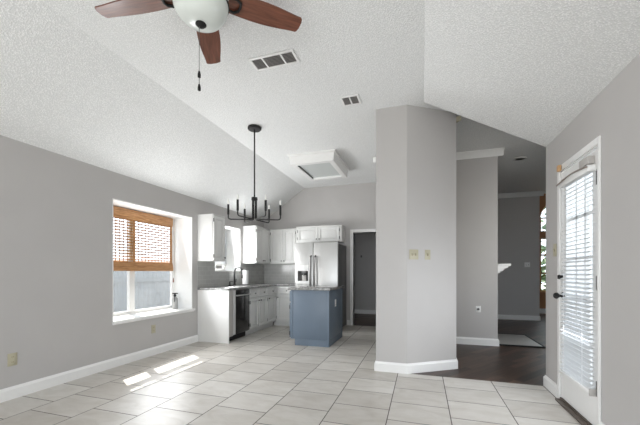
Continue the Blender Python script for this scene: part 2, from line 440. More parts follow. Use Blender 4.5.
# baseboards
def bboard(name, pts, h=0.115, t=0.018, lab=None):
    """pts: polyline of wall-face points with the room on the left side of travel"""
    mb = MB()
    P = [Vector(p) for p in pts]
    off = []
    for i, p in enumerate(P):
        ns = []
        if i > 0: d = (P[i] - P[i - 1]).normalized(); ns.append(Vector((-d.y, d.x)))
        if i < len(P) - 1: d = (P[i + 1] - P[i]).normalized(); ns.append(Vector((-d.y, d.x)))
        n = sum(ns, Vector((0, 0))).normalized(); k = 1.0 / max(0.3, n.dot(ns[0]))
        off.append((n, k))
    prof = [(0, 0), (t, 0), (t, h * 0.80), (t * 0.45, h * 0.93), (t * 0.4, h), (0, h)]
    rings = []
    for p, (n, k) in zip(P, off):
        rings.append([mb.bm.verts.new((p.x + n.x * k * o, p.y + n.y * k * o, z)) for o, z in prof])
    m = len(prof); fs = []
    for i in range(len(rings) - 1):
        for j in range(m):
            fs.append(mb.bm.faces.new([rings[i][j], rings[i][(j + 1) % m], rings[i + 1][(j + 1) % m], rings[i + 1][j]]))
    fs.append(mb.bm.faces.new(rings[0])); fs.append(mb.bm.faces.new(rings[-1]))
    bmesh.ops.recalc_face_normals(mb.bm, faces=fs)
    return struct(name, mb, M['trim'], lab)
bboard('baseboard_left', [(XL, 4.594), (XL, YR)])
bboard('baseboard_pillar', [(-0.525, YB), (-0.525, 3.88), CA, CB, (0.40, 5.75)][::-1])
bboard('baseboard_right', [(XR, 3.546), (XR, YE), (XR + 0.14, YE)])
bboard('baseboard_door', [(XR, YR), (XR, 2.794)])
bboard('baseboard_living', [(1.15, 7.0), (1.15, 5.75), (0.40, 5.75)])
bboard('baseboard_far', [(2.72, 9.19), (2.72, 9.07), (-5.0, 9.07)])
bboard('baseboard_foyer', [(6.0, 10.65), (2.0, 10.65)], h=0.14)
bboard('baseboard_back', [(DW[0] - 0.072, YB), (-1.588, YB)])

# crown mouldings in the living room
def crown(name, x0, x1, y, end=True):
    mb = MB()
    prof = [(0, 0), (0, -0.10), (0.014, -0.10), (0.022, -0.08), (0.05, -0.04), (0.068, -0.024), (0.08, -0.016), (0.08, 0)]
    mb.prism([(y - o, ZC + z) for o, z in prof], 'x', x0, x1 + (0.08 if end else 0))
    return mb
mb = crown('c', 0.40, 1.15, 5.75)
mb.prism([(1.15, ZC), (1.15, ZC - 0.10), (1.164, ZC - 0.10), (1.172, ZC - 0.08), (1.20, ZC - 0.04), (1.218, ZC - 0.024), (1.23, ZC - 0.016), (1.23, ZC)], 'y', 5.75, 7.4)
struct('trim_1', mb, M['trim'], 'white crown moulding around the fireplace wall end')
struct('trim_2', crown('c', -5.0, 2.72, 9.07), M['trim'], 'white crown moulding on the dim far wall')

# doorway casing in back wall
mb = MB()
mb.box(DW[0] - 0.07, DW[0], YB - 0.018, YB + 0.138, 0, DW[2] + 0.07, 0.004); mb.box(DW[1], DW[1] + 0.07, YB - 0.018, YB + 0.138, 0, DW[2] + 0.07, 0.004)
mb.box(DW[0], DW[1], YB - 0.018, YB + 0.138, DW[2], DW[2] + 0.07, 0.004)
struct('trim_3', mb, M['trim'], 'white casing around the doorway beside the refrigerator')

# ------------------------------------------------------------------ windows
def window_unit(name, W, xg, sill_nose, mull=True, lab=None):
    y0, y1, z0, z1 = W
    root = struct_empty(name, (xg, (y0 + y1) / 2, z0), lab)
    t = 0.012
    mb = MB(); mb.box(xg, XL + 0.001, y0, y0 + t, z0, z1); mb.box(xg, XL + 0.001, y1 - t, y1, z0, z1); mb.box(xg, XL + 0.001, y0 + t, y1 - t, z1 - t, z1)
    obj('window_reveal', mb, M['trim'], root)
    mb = MB(); mb.box(xg, XL + 0.0, y0 + t, y1 - t, z0, z0 + 0.016)
    if sill_nose:
        mb.box(XL + 0.0005, XL + 0.03, y0 - 0.004, y1 + 0.045, z0 - 0.022, z0 + 0.016, 0.006)
        mb.box(XL + 0.0005, XL + 0.014, y0, y1 + 0.03, z0 - 0.036, z0 - 0.022, 0.003)
    obj('window_sill', mb, M['trim'], root)
    f = 0.045; a, b = xg - 0.045, xg
    y0 += t; y1 -= t; z1 -= t; zb = z0 + 0.016
    mb = MB(); mb.box(a, b, y0, y0 + f, zb, z1); mb.box(a, b, y1 - f, y1, zb, z1); mb.box(a, b, y0 + f, y1 - f, zb, zb + f); mb.box(a, b, y0 + f, y1 - f, z1 - f, z1)
    ym = 3.63 if mull else (y0 + y1) / 2
    if mull: mb.box(a, b, ym - 0.045, ym + 0.045, zb + f, z1 - f)
    zm = (zb + z1) / 2
    spans = [(y0 + f, ym - 0.045), (ym + 0.045, y1 - f)] if mull else [(y0 + f, y1 - f)]
    for (p, q) in spans: mb.box(a + 0.005, b - 0.008, p, q, zm - 0.02, zm + 0.02)
    obj('window_frame', mb, M['white'], root)
    for (p, q) in spans:
        obj('pane', MB().box(a + 0.018, a + 0.022, p, q, zb + f, zm - 0.02), M['glass'], root)
        obj('pane', MB().box(a + 0.018, a + 0.022, p, q, zm + 0.02, z1 - f), M['glass'], root)
        if mull: obj('insect_screen', quad_x(a + 0.005, p, q, zb + f, zm - 0.02), M['screen'], root)
    return root
window_unit('window_1', W1, -4.0, True, True, 'pair of white framed windows deep in the wall recess')
window_unit('window_2', W2, -4.0, False, False, 'white framed kitchen window above the sink')

# unseen rear windows behind the viewer, added to let skylight in
root = struct_empty('window_3', (-1.2, YR, 0.35))
mb = MB()
for x in (-3.2, -1.87, -0.53, 0.74): mb.box(x, x + 0.06, YR - 0.11, YR - 0.04, 0.35, 2.35)
mb.box(-3.2, 0.8, YR - 0.11, YR - 0.04, 0.35, 0.41); mb.box(-3.2, 0.8, YR - 0.11, YR - 0.04, 2.29, 2.35)
obj('window_frame', mb, M['white'], root)
# foyer arched window
root = struct_empty('window_4', (3.75, 10.7, 0.6), 'tall arched window over a lower window in the foyer')
mb = MB()
for x in (3.20, 3.725, 4.25): mb.box(x, x + 0.05, 10.70, 10.75, 0.60, 2.17)
for z in (0.60, 1.12, 1.64, 2.12): mb.box(3.20, 4.30, 10.705, 10.745, z, z + 0.05)
for z in (2.30, 2.70): mb.box(3.20, 4.30, 10.705, 10.745, z, z + 0.045)
mb.box(3.20, 3.25, 10.70, 10.75, 2.30, 2.72); mb.box(4.25, 4.30, 10.70, 10.75, 2.30, 2.72)
mb.tube([(fc + (fr - 0.02) * cos(a), 10.725, 2.72 + (fr - 0.02) * sin(a)) for a in [k * pi / 16 for k in range(17)]], 0.025, 6)
for a in (45, 90, 135): mb.tube([(fc, 10.725, 2.72), (fc + fr * cos(radians(a)), 10.725, 2.72 + fr * sin(radians(a)))], 0.014, 6)
obj('window_frame', mb, M['tanwood'], root)
obj('pane', MB().box(3.20, 4.30, 10.723, 10.727, 0.60, 2.17), M['glass'], root)
obj('pane', MB().prism([(3.20, 2.30), (4.30, 2.30)] + [(fc + fr * cos(a), 2.72 + fr * sin(a)) for a in [k * pi / 16 for k in range(17)]], 'y', 10.723, 10.727), M['glass'], root)

# ------------------------------------------------------------------ patio door
root = struct_empty('door_1', (XR, 3.16, 0.0), 'white patio door with a full length glass light')
x0, x1 = XR - 0.001, XR + 0.043
dy0, dy1, dz0, dz1 = DR[0] + 0.012, DR[1] - 0.012, 0.035, 2.078
gy0, gy1, gz0, gz1 = dy0 + 0.085, dy1 - 0.10, 0.27, 1.98
mb = MB(); mb.box(x0, x1, dy0, gy0, dz0, dz1); mb.box(x0, x1, gy1, dy1, dz0, dz1); mb.box(x0, x1, gy0, gy1, dz0, gz0); mb.box(x0, x1, gy0, gy1, gz1, dz1)
obj('door_panel', mb, M['trim'], root)
mb = MB()
for k in range(1, 3): mb.box(x0 + 0.015, x1 - 0.01, gy0 + (gy1 - gy0) * k / 3 - 0.011, gy0 + (gy1 - gy0) * k / 3 + 0.011, gz0, gz1)
for k in range(1, 5): mb.box(x0 + 0.015, x1 - 0.01, gy0, gy1, gz0 + (gz1 - gz0) * k / 5 - 0.011, gz0 + (gz1 - gz0) * k / 5 + 0.011)
obj('muntin_grid', mb, M['trim'], root)
obj('pane', MB().box(x0 + 0.024, x0 + 0.028, gy0, gy1, gz0, gz1), M['glass'], root)
mb = MB(); c0, c1 = XR - 0.016, XR
for (a, b, c, d) in ((DR[0] - 0.03, DR[0], 0, DR[2] + 0.05), (DR[1], DR[1] + 0.05, 0, DR[2] + 0.05), (DR[0], DR[1], DR[2], DR[2] + 0.05)):
    mb.box(c0, c1, a, b, c, d, 0.004)
mb.box(XR, XR + 0.14, DR[0], DR[0] + 0.009, 0.02, DR[2]); mb.box(XR, XR + 0.14, DR[1] - 0.009, DR[1], 0.02, DR[2]); mb.box(XR, XR + 0.14, DR[0], DR[1], DR[2] - 0.010, DR[2])
obj('door_casing', mb, M['trim'], root)
mb = MB(); mb.box(XR - 0.05, XR + 0.14, DR[0] - 0.0, DR[1] + 0.0, 0.0, 0.018, 0.004); mb.box(XR - 0.012, XR + 0.05, DR[0], DR[1], 0.018, 0.03)
obj('threshold', mb, M['wood_sill'], root)
for z in (1.87, 1.10, 0.33):
    mb = MB(); mb.box(XR - 0.004, XR + 0.003, dy0 - 0.006, dy0 + 0.03, z - 0.05, z + 0.05)
    mb.tube([(XR - 0.007, dy0 - 0.004, z - 0.055), (XR - 0.007, dy0 - 0.004, z + 0.055)], 0.0065, 8)
    obj('hinge', mb, M['nickel'], root)
ky = dy1 - 0.035
mb = MB(); mb.lathe([(0.0, -0.006), (0.032, -0.006), (0.032, 0.0)], (XR - 0.001, ky, 0.965), 20, 'x')
mb.lathe([(0.012, -0.03), (0.012, 0)], (XR - 0.006, ky, 0.965), 14, 'x')
mb.lathe([(0, -0.075), (0.018, -0.072), (0.028, -0.058), (0.028, -0.045), (0.014, -0.03), (0.012, -0.026)], (XR - 0.002, ky, 0.965), 20, 'x')
obj('door_knob', mb, M['black'], root)
db = obj('deadbolt', MB().box(XR - 0.008, XR - 0.001, ky - 0.033, ky + 0.033, 1.045, 1.185, 0.003), M['graysteel'], root)
mb = MB(); mb.lathe([(0, -0.034), (0.02, -0.034), (0.022, -0.006), (0.022, 0)], (XR - 0.002, ky, 1.135), 18, 'x'); mb.box(XR - 0.045, XR - 0.03, ky - 0.006, ky + 0.006, 1.118, 1.152, 0.003)
obj('thumb_turn', mb, M['black'], db)

# blind on the patio door
bl = thing('door_blind', 'white slatted blind mounted on the patio door', 'blind', (XR - 0.03, 3.115, 0.28))
by0, by1 = 2.865, 3.385
mb = MB(); N = 47
tilt = radians(20)
for k in range(N):
    z = 0.335 + k * 0.0344
    hw = 0.0195
    c = [(-hw, -0.0), (0, 0.002), (hw, 0.0)]
    pts = [(XR - 0.030 + u * cos(tilt) - v * sin(tilt), z + u * sin(tilt) + v * cos(tilt)) for u, v in c]
    poly = pts + [(px, pz - 0.0022) for px, pz in reversed(pts)]
    mb.prism(poly, 'y', by0, by1)
obj('slats', mb, M['slat'], bl)
mb = MB()
for y in (by0 + 0.09, by1 - 0.09):
    for dx in (-0.054, -0.006): mb.tube([(XR + dx, y, 0.32), (XR + dx, y, 1.93)], 0.0012, 5)
obj('ladder_cord', mb, M['white'], bl)
obj('bottom_rail', MB().box(XR - 0.053, XR - 0.007, by0, by1, 0.285, 0.312, 0.005), M['white'], bl)
obj('headrail', MB().box(XR - 0.055, XR - 0.002, by0, by1, 1.925, 1.972, 0.003), M['white'], bl)
mb = MB(); pts = []
for k in range(13):
    y = by0 - 0.005 + (by1 - by0 + 0.03) * k / 12; s = k / 12
    pts.append((XR - 0.064, y, 1.955 + 0.022 * sin(pi * s) + 0.0 * s))
mb.tube(pts, 0.0065, 6)
obj('valance_strip', mb, M['taupe'], bl)['label'] = 'dark taupe bowed strip'
for z in (0.30,):
    obj('hold_down_bracket', MB().box(XR - 0.05, XR - 0.002, by0 - 0.014, by0 - 0.003, z - 0.03, z + 0.02, 0.003), M['graybox'], bl)
solo('sensor_box', MB().box(XR - 0.045, XR - 0.0015, 2.885, 3.03, 1.985, 2.045, 0.004), M['graybox'], 'small gray box on the patio door just above its blind', 'box')
solo('wood_block', MB().box(XR - 0.045, XR - 0.017, 3.435, 3.475, 2.095, 2.15, 0.005), M['tanwood'], 'small tan block at the top corner of the patio door frame', 'door stop')

# ------------------------------------------------------------------ wall plates (front faces -y)
def plate_base(root, wd, ht, mat):
    x, y, z = root.location
    obj('cover_plate', MB().box(x - wd / 2, x + wd / 2, y - 0.006, y - 0.0004, z - ht / 2, z + ht / 2, 0.002), mat, root)
def outlet(label, loc, rz, mat='beige', dark='bdark', group=None):
    r = thing('wall_outlet', label, 'outlet', loc, group)
    plate_base(r, 0.075, 0.118, M[mat]); x, y, z = loc
    for s in (-1, 1):
        mb = MB(); mb.lathe([(0.0, -0.0085), (0.0165, -0.0085), (0.0165, -0.005)], (x, y, z + s * 0.024), 16, 'y')
        sk = obj('socket', mb, M[mat], r)
        mb = MB(); mb.box(x - 0.008, x - 0.005, y - 0.0092, y - 0.0080, z + s * 0.024 - 0.005, z + s * 0.024 + 0.007); mb.box(x + 0.005, x + 0.008, y - 0.0092, y - 0.0080, z + s * 0.024 - 0.005, z + s * 0.024 + 0.007)
        obj('slots', mb, M[dark], sk)
    r.rotation_euler.z = rz; return r
def switch(label, loc, rz, gangs=1, mat='beige', dark='bdark', group=None):
    r = thing('light_switch', label, 'light switch', loc, group); x, y, z = loc
    plate_base(r, 0.03 + 0.045 * gangs, 0.118, M[mat])
    for g in range(gangs):
        gx = x + (g - (gangs - 1) / 2) * 0.045
        mb = MB(); mb.box(gx - 0.006, gx + 0.006, y - 0.008, y - 0.005, z - 0.013, z + 0.013)
        b = obj('toggle_slot', mb, M[dark], r)
        mb = MB(); mb.prism([(y - 0.006, z - 0.004), (y - 0.020, z + 0.006), (y - 0.018, z + 0.012), (y - 0.006, z + 0.007)], 'x', gx - 0.004, gx + 0.004)
        obj('toggle', mb, M[mat], b)
    r.rotation_euler.z = rz; return r
outlet('beige outlet low on the window wall, far from the window', (XL, 2.0, 0.365), pi / 2)
outlet('beige outlet on the wall under the window with the woven shade', (XL, 3.655, 0.37), pi / 2)
PH = atan2(CB[1] - CA[1], CB[0] - CA[0]); DV = Vector((cos(PH), sin(PH)))
def on_slant(t): return (CA[0] + DV.x * t, CA[1] + DV.y * t)
p = on_slant(0.088); switch('beige double switch on the pillar, nearer its front corner', (p[0], p[1], 1.385), PH, 2)
p = on_slant(0.275); switch('beige switch on the slanted pillar face, nearer the living room opening', (p[0], p[1], 1.385), PH, 1)
switch('beige switch on the right wall beside the patio door latch', (XR, 3.635, 1.39), -pi / 2, 1)
switch('white switch plate on the dim far living room wall', (2.46, 9.07, 1.36), 0, 2, 'white', 'dgray')
# coax plate on the fireplace wall
r = thing('cable_plate', 'white plate with a dark cable jack low on the living room wall end', 'cable plate', (0.868, 5.75, 0.58))
plate_base(r, 0.075, 0.10, M['white'])
obj('cable_jack', MB().lathe([(0, -0.03), (0.016, -0.03), (0.018, -0.015), (0.02, -0.005)], (0.868, 5.75, 0.58), 12, 'y'), M['dgray'], r)['label'] = 'dark jack'
# small sensors on pillar
solo('motion_sensor', MB().box(-0.562, -0.5255, 3.89, 3.93, 2.495, 2.56, 0.008), M['white'], 'tiny white sensor on the edge of the pillar facing the kitchen', 'sensor')
mb = MB(); mb.prism([(0.401, 4.27), (0.455, 4.27), (0.401, 4.33)], 'z', 3.03, 3.085)
solo('corner_sensor', mb, M['beige'], 'small beige sensor high on the pillar edge near the living room ceiling', 'sensor')
solo('wall_hook', MB().box(-1.66, -1.62, 9.045, 9.0695, 1.59, 1.65, 0.006), M['dgray'], 'small dark fitting on the hall wall seen through the doorway', 'hook')

# ------------------------------------------------------------------ woven roman shade in window 1
sh = thing('woven_shade', 'brown woven bamboo roman shade half lowered in the recessed window', 'roman shade', (-3.955, 3.72, 1.2))
sy0, sy1 = 3.045, 4.365
obj('valance', MB().box(-3.985, -3.935, sy0, sy1, 1.925, 2.065, 0.006), M['bamboo'], sh)
mb = MB()
z = 1.31
while z < 1.93:
    mb.box(-3.964, -3.961, sy0 + 0.005, sy1 - 0.005, z, z + 0.019); z += 0.040
obj('woven_slats', mb, M['weave'], sh)
mb = MB(); y = sy0 + 0.03
while y < sy1 - 0.01:
    mb.box(-3.9595, -3.9575, y, y + 0.012, 1.30, 1.93); y += 0.062
obj('weave_strings', mb, M['weave'], sh)
for y in (sy0, 3.60, sy1 - 0.045):
    obj('tape_and_mullion_shadow', MB().box(-3.957, -3.955, y, y + 0.045, 1.30, 1.93), M['bamboo'], sh)  # edge tapes; the middle band stands in for the mullion's shadow showing through
mb = MB()
for (za, zb, dx) in ((1.195, 1.265, 0.012), (1.225, 1.325, 0.0)):
    mb.prism([(-3.975 + dx, za), (-3.945 + dx, za), (-3.938 + dx, (za + zb) / 2), (-3.948 + dx, zb), (-3.972 + dx, zb)], 'y', sy0, sy1)
obj('folded_stack', mb, M['bamboo'], sh)
cy = sy1 + 0.01
mb = MB(); mb.tube([(-3.93, cy - 0.03, 1.94), (-3.925, cy - 0.018, 1.5), (-3.925, cy - 0.015, 1.06)], 0.003, 6)
pc = obj('pull_cord', mb, M['white'], sh)
obj('cord_tassel', MB().lathe([(0.004, 0.05), (0.010, 0.0), (0.012, -0.02), (0, -0.022)], (-3.925, cy - 0.015, 1.03), 12), M['red'], pc)

# pump bottle on the sill
b = thing('spray_bottle', 'pale gray bottle with black pump standing on the recessed window sill', 'bottle', (-3.87, 4.335, 0.576))
bx, byy, bz = -3.87, 4.335, 0.576
obj('bottle_body', MB().lathe([(0, 0), (0.042, 0), (0.045, 0.006), (0.045, 0.15), (0.038, 0.178), (0.02, 0.192), (0.018, 0.205), (0, 0.205)], (bx, byy, bz), 20), M['bottle'], b)
mb = MB(); mb.lathe([(0.022, 0.203), (0.022, 0.228), (0.012, 0.232), (0.012, 0.258), (0, 0.258)], (bx, byy, bz), 14); mb.box(bx - 0.012, bx + 0.05, byy - 0.05, byy + 0.012, bz + 0.245, bz + 0.262, 0.004)
mb.tube([(bx + 0.03, byy - 0.045, bz + 0.25), (bx + 0.04, byy - 0.055, bz + 0.20), (bx + 0.035, byy - 0.05, bz + 0.12)], 0.006, 6)
obj('pump', mb, M['black'], b)

# ------------------------------------------------------------------ kitchen: backsplash
mb = MB(); mb.box(XL, XL + 0.008, 4.60, W2[0], 0.916, 1.366); mb.box(XL, XL + 0.008, W2[0], W2[1], 0.916, W2[2] - 0.002); mb.box(XL, XL + 0.008, W2[1], YB - 0.008, 0.916, 1.366)
struct('trim_4', mb, M['splash_y'], 'gray subway tile backsplash under the kitchen window')
mb = MB(); mb.box(XL, -2.52, YB - 0.008, YB, 0.916, 1.366)
struct('trim_5', mb, M['splash_x'], 'gray subway tile backsplash beside the refrigerator')

# cabinet door/drawer fronts.  face 'x': front looks to +x at plane pos, spans y;  face '-y': front looks to -y, spans x
def panel_front(face, pos, a0, a1, z0, z1, t=0.024, rail=0.05):
    mb = MB()
    def B(u0, u1, v0, v1, d0, d1, bev=0.0):
        if face == 'x': mb.box(pos + d0, pos + d1, u0, u1, v0, v1, bev)
        elif face == '-x': mb.box(pos - d0, pos - d1, u0, u1, v0, v1, bev)
        else: mb.box(u0, u1, pos - d0, pos - d1, v0, v1, bev)
    r = min(rail, (a1 - a0) * 0.25, (z1 - z0) * 0.3)
    B(a0, a0 + r, z0, z1, 0, t, 0.002); B(a1 - r, a1, z0, z1, 0, t, 0.002); B(a0 + r, a1 - r, z0, z0 + r, 0, t, 0.002); B(a0 + r, a1 - r, z1 - r, z1, 0, t, 0.002)
    B(a0 + r, a1 - r, z0 + r, z1 - r, 0, t * 0.25)
    if (z1 - z0) > 0.25: B(a0 + r + 0.02, a1 - r - 0.02, z0 + r + 0.02, z1 - r - 0.02, 0.005, t * 0.7, 0.005)
    return mb
def knob(face, pos, a, z, r=0.014):
    mb = MB(); prof = [(0.005, 0), (0.005, 0.012), (r * 0.8, 0.016), (r, 0.022), (r * 0.8, 0.028), (0, 0.030)]
    if face == 'x': mb.lathe([(q, h) for q, h in prof], (pos, a, z), 12, 'x')
    elif face == '-x': mb.lathe([(q, -h) for q, h in prof], (pos, a, z), 12, 'x')
    else: mb.lathe([(q, -h) for q, h in prof], (a, pos, z), 12, 'y')
    return mb
def hinge(face, pos, a, z):
    if face == 'x': return MB().box(pos - 0.004, pos + 0.008, a - 0.006, a + 0.006, z - 0.03, z + 0.03, 0.002)
    if face == '-x': return MB().box(pos - 0.008, pos + 0.004, a - 0.006, a + 0.006, z - 0.03, z + 0.03, 0.002)
    return MB().box(a - 0.006, a + 0.006, pos - 0.008, pos + 0.004, z - 0.03, z + 0.03, 0.002)
def door(root, face, pos, a0, a1, z0, z1, knob_side, knob_top, mat='cab'):
    d = obj('cabinet_door', panel_front(face, pos, a0, a1, z0, z1), M[mat], root)
    e = {'x': pos + 0.024, '-x': pos - 0.024, '-y': pos - 0.024}[face]
    ka = a0 + 0.028 if knob_side < 0 else a1 - 0.028
    kz = z1 - 0.05 if knob_top else z0 + 0.05
    obj('knob', knob(face, e, ka, kz), M['bronze'], d)
    ha = a1 + 0.002 if knob_side < 0 else a0 - 0.002
    for hz in (z0 + 0.07, z1 - 0.07): obj('hinge', hinge(face, e - (0.006 if face == 'x' else -0.006), ha, hz), M['bronze'], d)
    return d
def drawer(root, face, pos, a0, a1, z0, z1, mat='cab'):
    d = obj('drawer_front', panel_front(face, pos, a0, a1, z0, z1, rail=0.03), M[mat], root)
    e = {'x': pos + 0.024, '-x': pos - 0.024, '-y': pos - 0.024}[face]
    obj('knob', knob(face, e, (a0 + a1) / 2, (z0 + z1) / 2), M['bronze'], d)
    return d

XF = -3.06     # carcass front, left run
YF = 6.45      # carcass front, back run
# end panel with filler
r = thing('cabinet_end_panel', 'tall white finished end panel closing the left base cabinet run', 'end panel', (-3.33, 4.60, 0))
obj('end_board', MB().box(XL + 0.002, XF + 0.034, 4.597, 4.615, 0.0, 0.874, 0.002), M['cab'], r)
obj('filler_stile', MB().box(XF - 0.02, XF + 0.022, 4.616, 4.75, 0.10, 0.874, 0.002), M['graybox'], r)
obj('toe_kick', MB().box(XF - 0.09, XF - 0.07, 4.616, 4.75, 0.0, 0.10), M['black'], r)
# dishwasher
r = thing('dishwasher', 'black and stainless dishwasher under the left counter', 'dishwasher', (-3.3, 5.0, 0))
obj('tub', MB().box(XL + 0.05, XF - 0.012, 4.755, 5.296, 0.10, 0.870), M['dgray'], r)
obj('front_door', MB().box(XF - 0.012, XF + 0.018, 4.755, 5.296, 0.115, 0.79, 0.006), M['blackgloss'], r)
obj('control_strip', MB().box(XF - 0.012, XF + 0.020, 4.755, 5.296, 0.795, 0.868, 0.005), M['blackgloss'], r)
mb = MB(); mb.box(XF - 0.012, XF + 0.0225, 4.7555, 4.825, 0.115, 0.868, 0.003)
obj('steel_edge', mb, M['graysteel'], r)['label'] = 'stainless edge strip'
mb = MB(); mb.tube([(XF + 0.055, 4.80, 0.775), (XF + 0.055, 5.27, 0.775)], 0.011, 10)
for y in (4.84, 5.24): mb.tube([(XF + 0.018, y, 0.775), (XF + 0.055, y, 0.775)], 0.008, 8)
obj('handle', mb, M['steel'], r)['label'] = 'stainless bar handle'
obj('toe_kick', MB().box(XF - 0.09, XF - 0.07, 4.755, 5.296, 0.0, 0.10), M['black'], r)
# sink base
def base_unit(label, y0, y1, ndoors, knobs):
    r = thing('base_cabinet', label, 'base cabinet', (-3.35, (y0 + y1) / 2, 0), 'white base cabinets')
    obj('carcass', MB().box(XL + 0.012, XF, y0, y1, 0.10, 0.874), M['cab'], r)
    obj('toe_kick', MB().box(XL + 0.012, XF - 0.07, y0, y1, 0.0, 0.10), M['cab'], r)
    wd = (y1 - y0) / ndoors
    for k in range(ndoors):
        a0, a1 = y0 + wd * k + 0.012, y0 + wd * (k + 1) - 0.012
        drawer(r, 'x', XF, a0, a1, 0.70, 0.85); door(r, 'x', XF, a0, a1, 0.125, 0.68, knobs[k], True)
    return r
base_unit('white two door sink base cabinet right of the dishwasher', 5.303, 6.02, 2, (1, -1))
base_unit('white single door base cabinet left of the inside corner', 6.023, 6.445, 1, (-1,))
r = thing('base_cabinet', 'white base cabinet on the end wall, between corner and refrigerator', 'base cabinet', (-2.9, 6.74, 0), 'white base cabinets')
obj('carcass', MB().box(XL + 0.012, -2.53, YF, YB - 0.01, 0.10, 0.874), M['cab'], r)
obj('toe_kick', MB().box(XF - 0.07, -2.53, YF + 0.07, YB - 0.01, 0.0, 0.10), M['cab'], r)
drawer(r, '-y', YF, XF + 0.045, -2.545, 0.70, 0.85); door(r, '-y', YF, XF + 0.045, -2.545, 0.125, 0.68, -1, True)
# worktop, L shaped
mb = MB(); mb.prism([(XL + 0.009, 4.585), (XF + 0.04, 4.585), (XF + 0.04, YF - 0.04), (-2.525, YF - 0.04), (-2.525, YB - 0.009), (XL + 0.009, YB - 0.009)], 'z', 0.876, 0.915, 0.006)
solo('worktop', mb, M['granite'], 'speckled gray granite worktop running around the kitchen corner', 'worktop')
# sink rim + basin
r = thing('kitchen_sink', 'dark rimmed sink set in the granite worktop below the window', 'sink', (-3.33, 5.62, 0.915))
mb = MB(); x0, x1, y0, y1 = -3.52, -3.12, 5.32, 5.77
mb.box(x0, x1, y0, y0 + 0.03, 0.9155, 0.923, 0.003); mb.box(x0, x1, y1 - 0.03, y1, 0.9155, 0.923, 0.003); mb.box(x0, x0 + 0.03, y0 + 0.03, y1 - 0.03, 0.9155, 0.923, 0.003); mb.box(x1 - 0.03, x1, y0 + 0.03, y1 - 0.03, 0.9155, 0.923, 0.003)
obj('sink_rim', mb, M['black'], r)
obj('basin', MB().box(x0 + 0.03, x1 - 0.03, y0 + 0.03, y1 - 0.03, 0.9155, 0.919), M['dgray'], r)
# faucet
fx, fy, fz = -3.565, 5.62, 0.915
r = thing('faucet', 'dark gooseneck kitchen faucet in front of the window', 'faucet', (fx, fy, fz))
obj('base', MB().lathe([(0.028, 0), (0.028, 0.02), (0.02, 0.03), (0.02, 0.09), (0, 0.09)], (fx, fy, fz), 16), M['bronze'], r)
pts = [(fx, fy, fz + 0.08), (fx, fy, fz + 0.27)] + [(fx + 0.085 - 0.085 * cos(a), fy, fz + 0.27 + 0.085 * sin(a)) for a in [k * pi / 8 for k in range(1, 9)]] + [(fx + 0.17, fy, fz + 0.22)]
obj('spout', MB().tube(pts, 0.017, 10), M['black'], r)
obj('spray_head', MB().lathe([(0.014, 0.08), (0.018, 0.06), (0.019, 0), (0, 0)], (fx + 0.17, fy, fz + 0.14), 14), M['bronze'], r)
obj('lever', MB().tube([(fx + 0.02, fy, fz + 0.06), (fx + 0.05, fy - 0.03, fz + 0.075), (fx + 0.07, fy - 0.05, fz + 0.13)], 0.007, 8), M['bronze'], r)
sx, sy_ = -3.575, 5.47
b = thing('soap_dispenser', 'small dark soap pump beside the kitchen faucet', 'soap dispenser', (sx, sy_, 0.915))
obj('dispenser_body', MB().lathe([(0.022, 0), (0.022, 0.012), (0.012, 0.02), (0.012, 0.07), (0, 0.07)], (sx, sy_, 0.915), 14), M['bronze'], b)
obj('spout', MB().tube([(sx, sy_, 0.98), (sx, sy_, 1.0), (sx + 0.05, sy_, 1.0), (sx + 0.06, sy_, 0.985)], 0.006, 8), M['bronze'], b)
# paper towel
tx, ty = -3.46, 5.86
r = thing('paper_towel_holder', 'white paper towel roll standing upright beside the sink', 'paper towel', (tx, ty, 0.9155))
obj('base', MB().lathe([(0, 0), (0.075, 0), (0.075, 0.012), (0.01, 0.016), (0, 0.016)], (tx, ty, 0.9155), 20), M['nickel'], r)
obj('post', MB().lathe([(0.008, 0.012), (0.008, 0.325), (0.012, 0.33), (0, 0.34)], (tx, ty, 0.9155), 12), M['nickel'], r)
obj('paper_roll', MB().lathe([(0.02, 0.017), (0.062, 0.017), (0.062, 0.30), (0.02, 0.30), (0.02, 0.017)], (tx, ty, 0.9155), 24), M['paper'], r)

# wall cabinets
ZU0, ZU1 = 1.366, 2.135
def wall_unit_left(label, y0, y1, doors):
    r = thing('wall_cabinet', label, 'wall cabinet', (-3.48, (y0 + y1) / 2, ZU0), 'white wall cabinets')
    obj('carcass', MB().box(XL + 0.001, -3.34, y0, y1, ZU0, ZU1, 0.002), M['cab'], r)
    obj('cornice', MB().prism([(XL + 0.001, ZU1), (-3.336, ZU1), (-3.318, ZU1 + 0.02), (XL + 0.001, ZU1 + 0.02)], 'y', y0 - 0.0, y1), M['cab'], r)
    for a0, a1, k in doors: door(r, 'x', -3.34, a0, a1, ZU0 + 0.012, ZU1 - 0.012, k, False)
    return r
wall_unit_left('white wall cabinet between the two windows', 4.597, 4.935, [(4.609, 4.925, 1)])
wall_unit_left('white two door wall cabinet right of the kitchen window', 6.05, 6.70, [(6.062, 6.37, 1), (6.38, 6.69, -1)])
YU = 6.715
r = thing('wall_cabinet', 'white two door wall cabinet on the end wall, left of the refrigerator', 'wall cabinet', (-3.0, 6.87, ZU0), 'white wall cabinets')
obj('carcass', MB().box(XL + 0.001, -2.675, YU, YB - 0.001, ZU0, ZU1, 0.002), M['cab'], r)
obj('cornice', MB().prism([(YB - 0.001, ZU1), (YU + 0.004, ZU1), (YU - 0.014, ZU1 + 0.02), (YB - 0.001, ZU1 + 0.02)], 'x', -3.318, -2.675), M['cab'], r)
door(r, '-y', YU, -3.305, -3.0, ZU0 + 0.012, ZU1 - 0.012, 1, False); door(r, '-y', YU, -2.99, -2.69, ZU0 + 0.012, ZU1 - 0.012, -1, False)
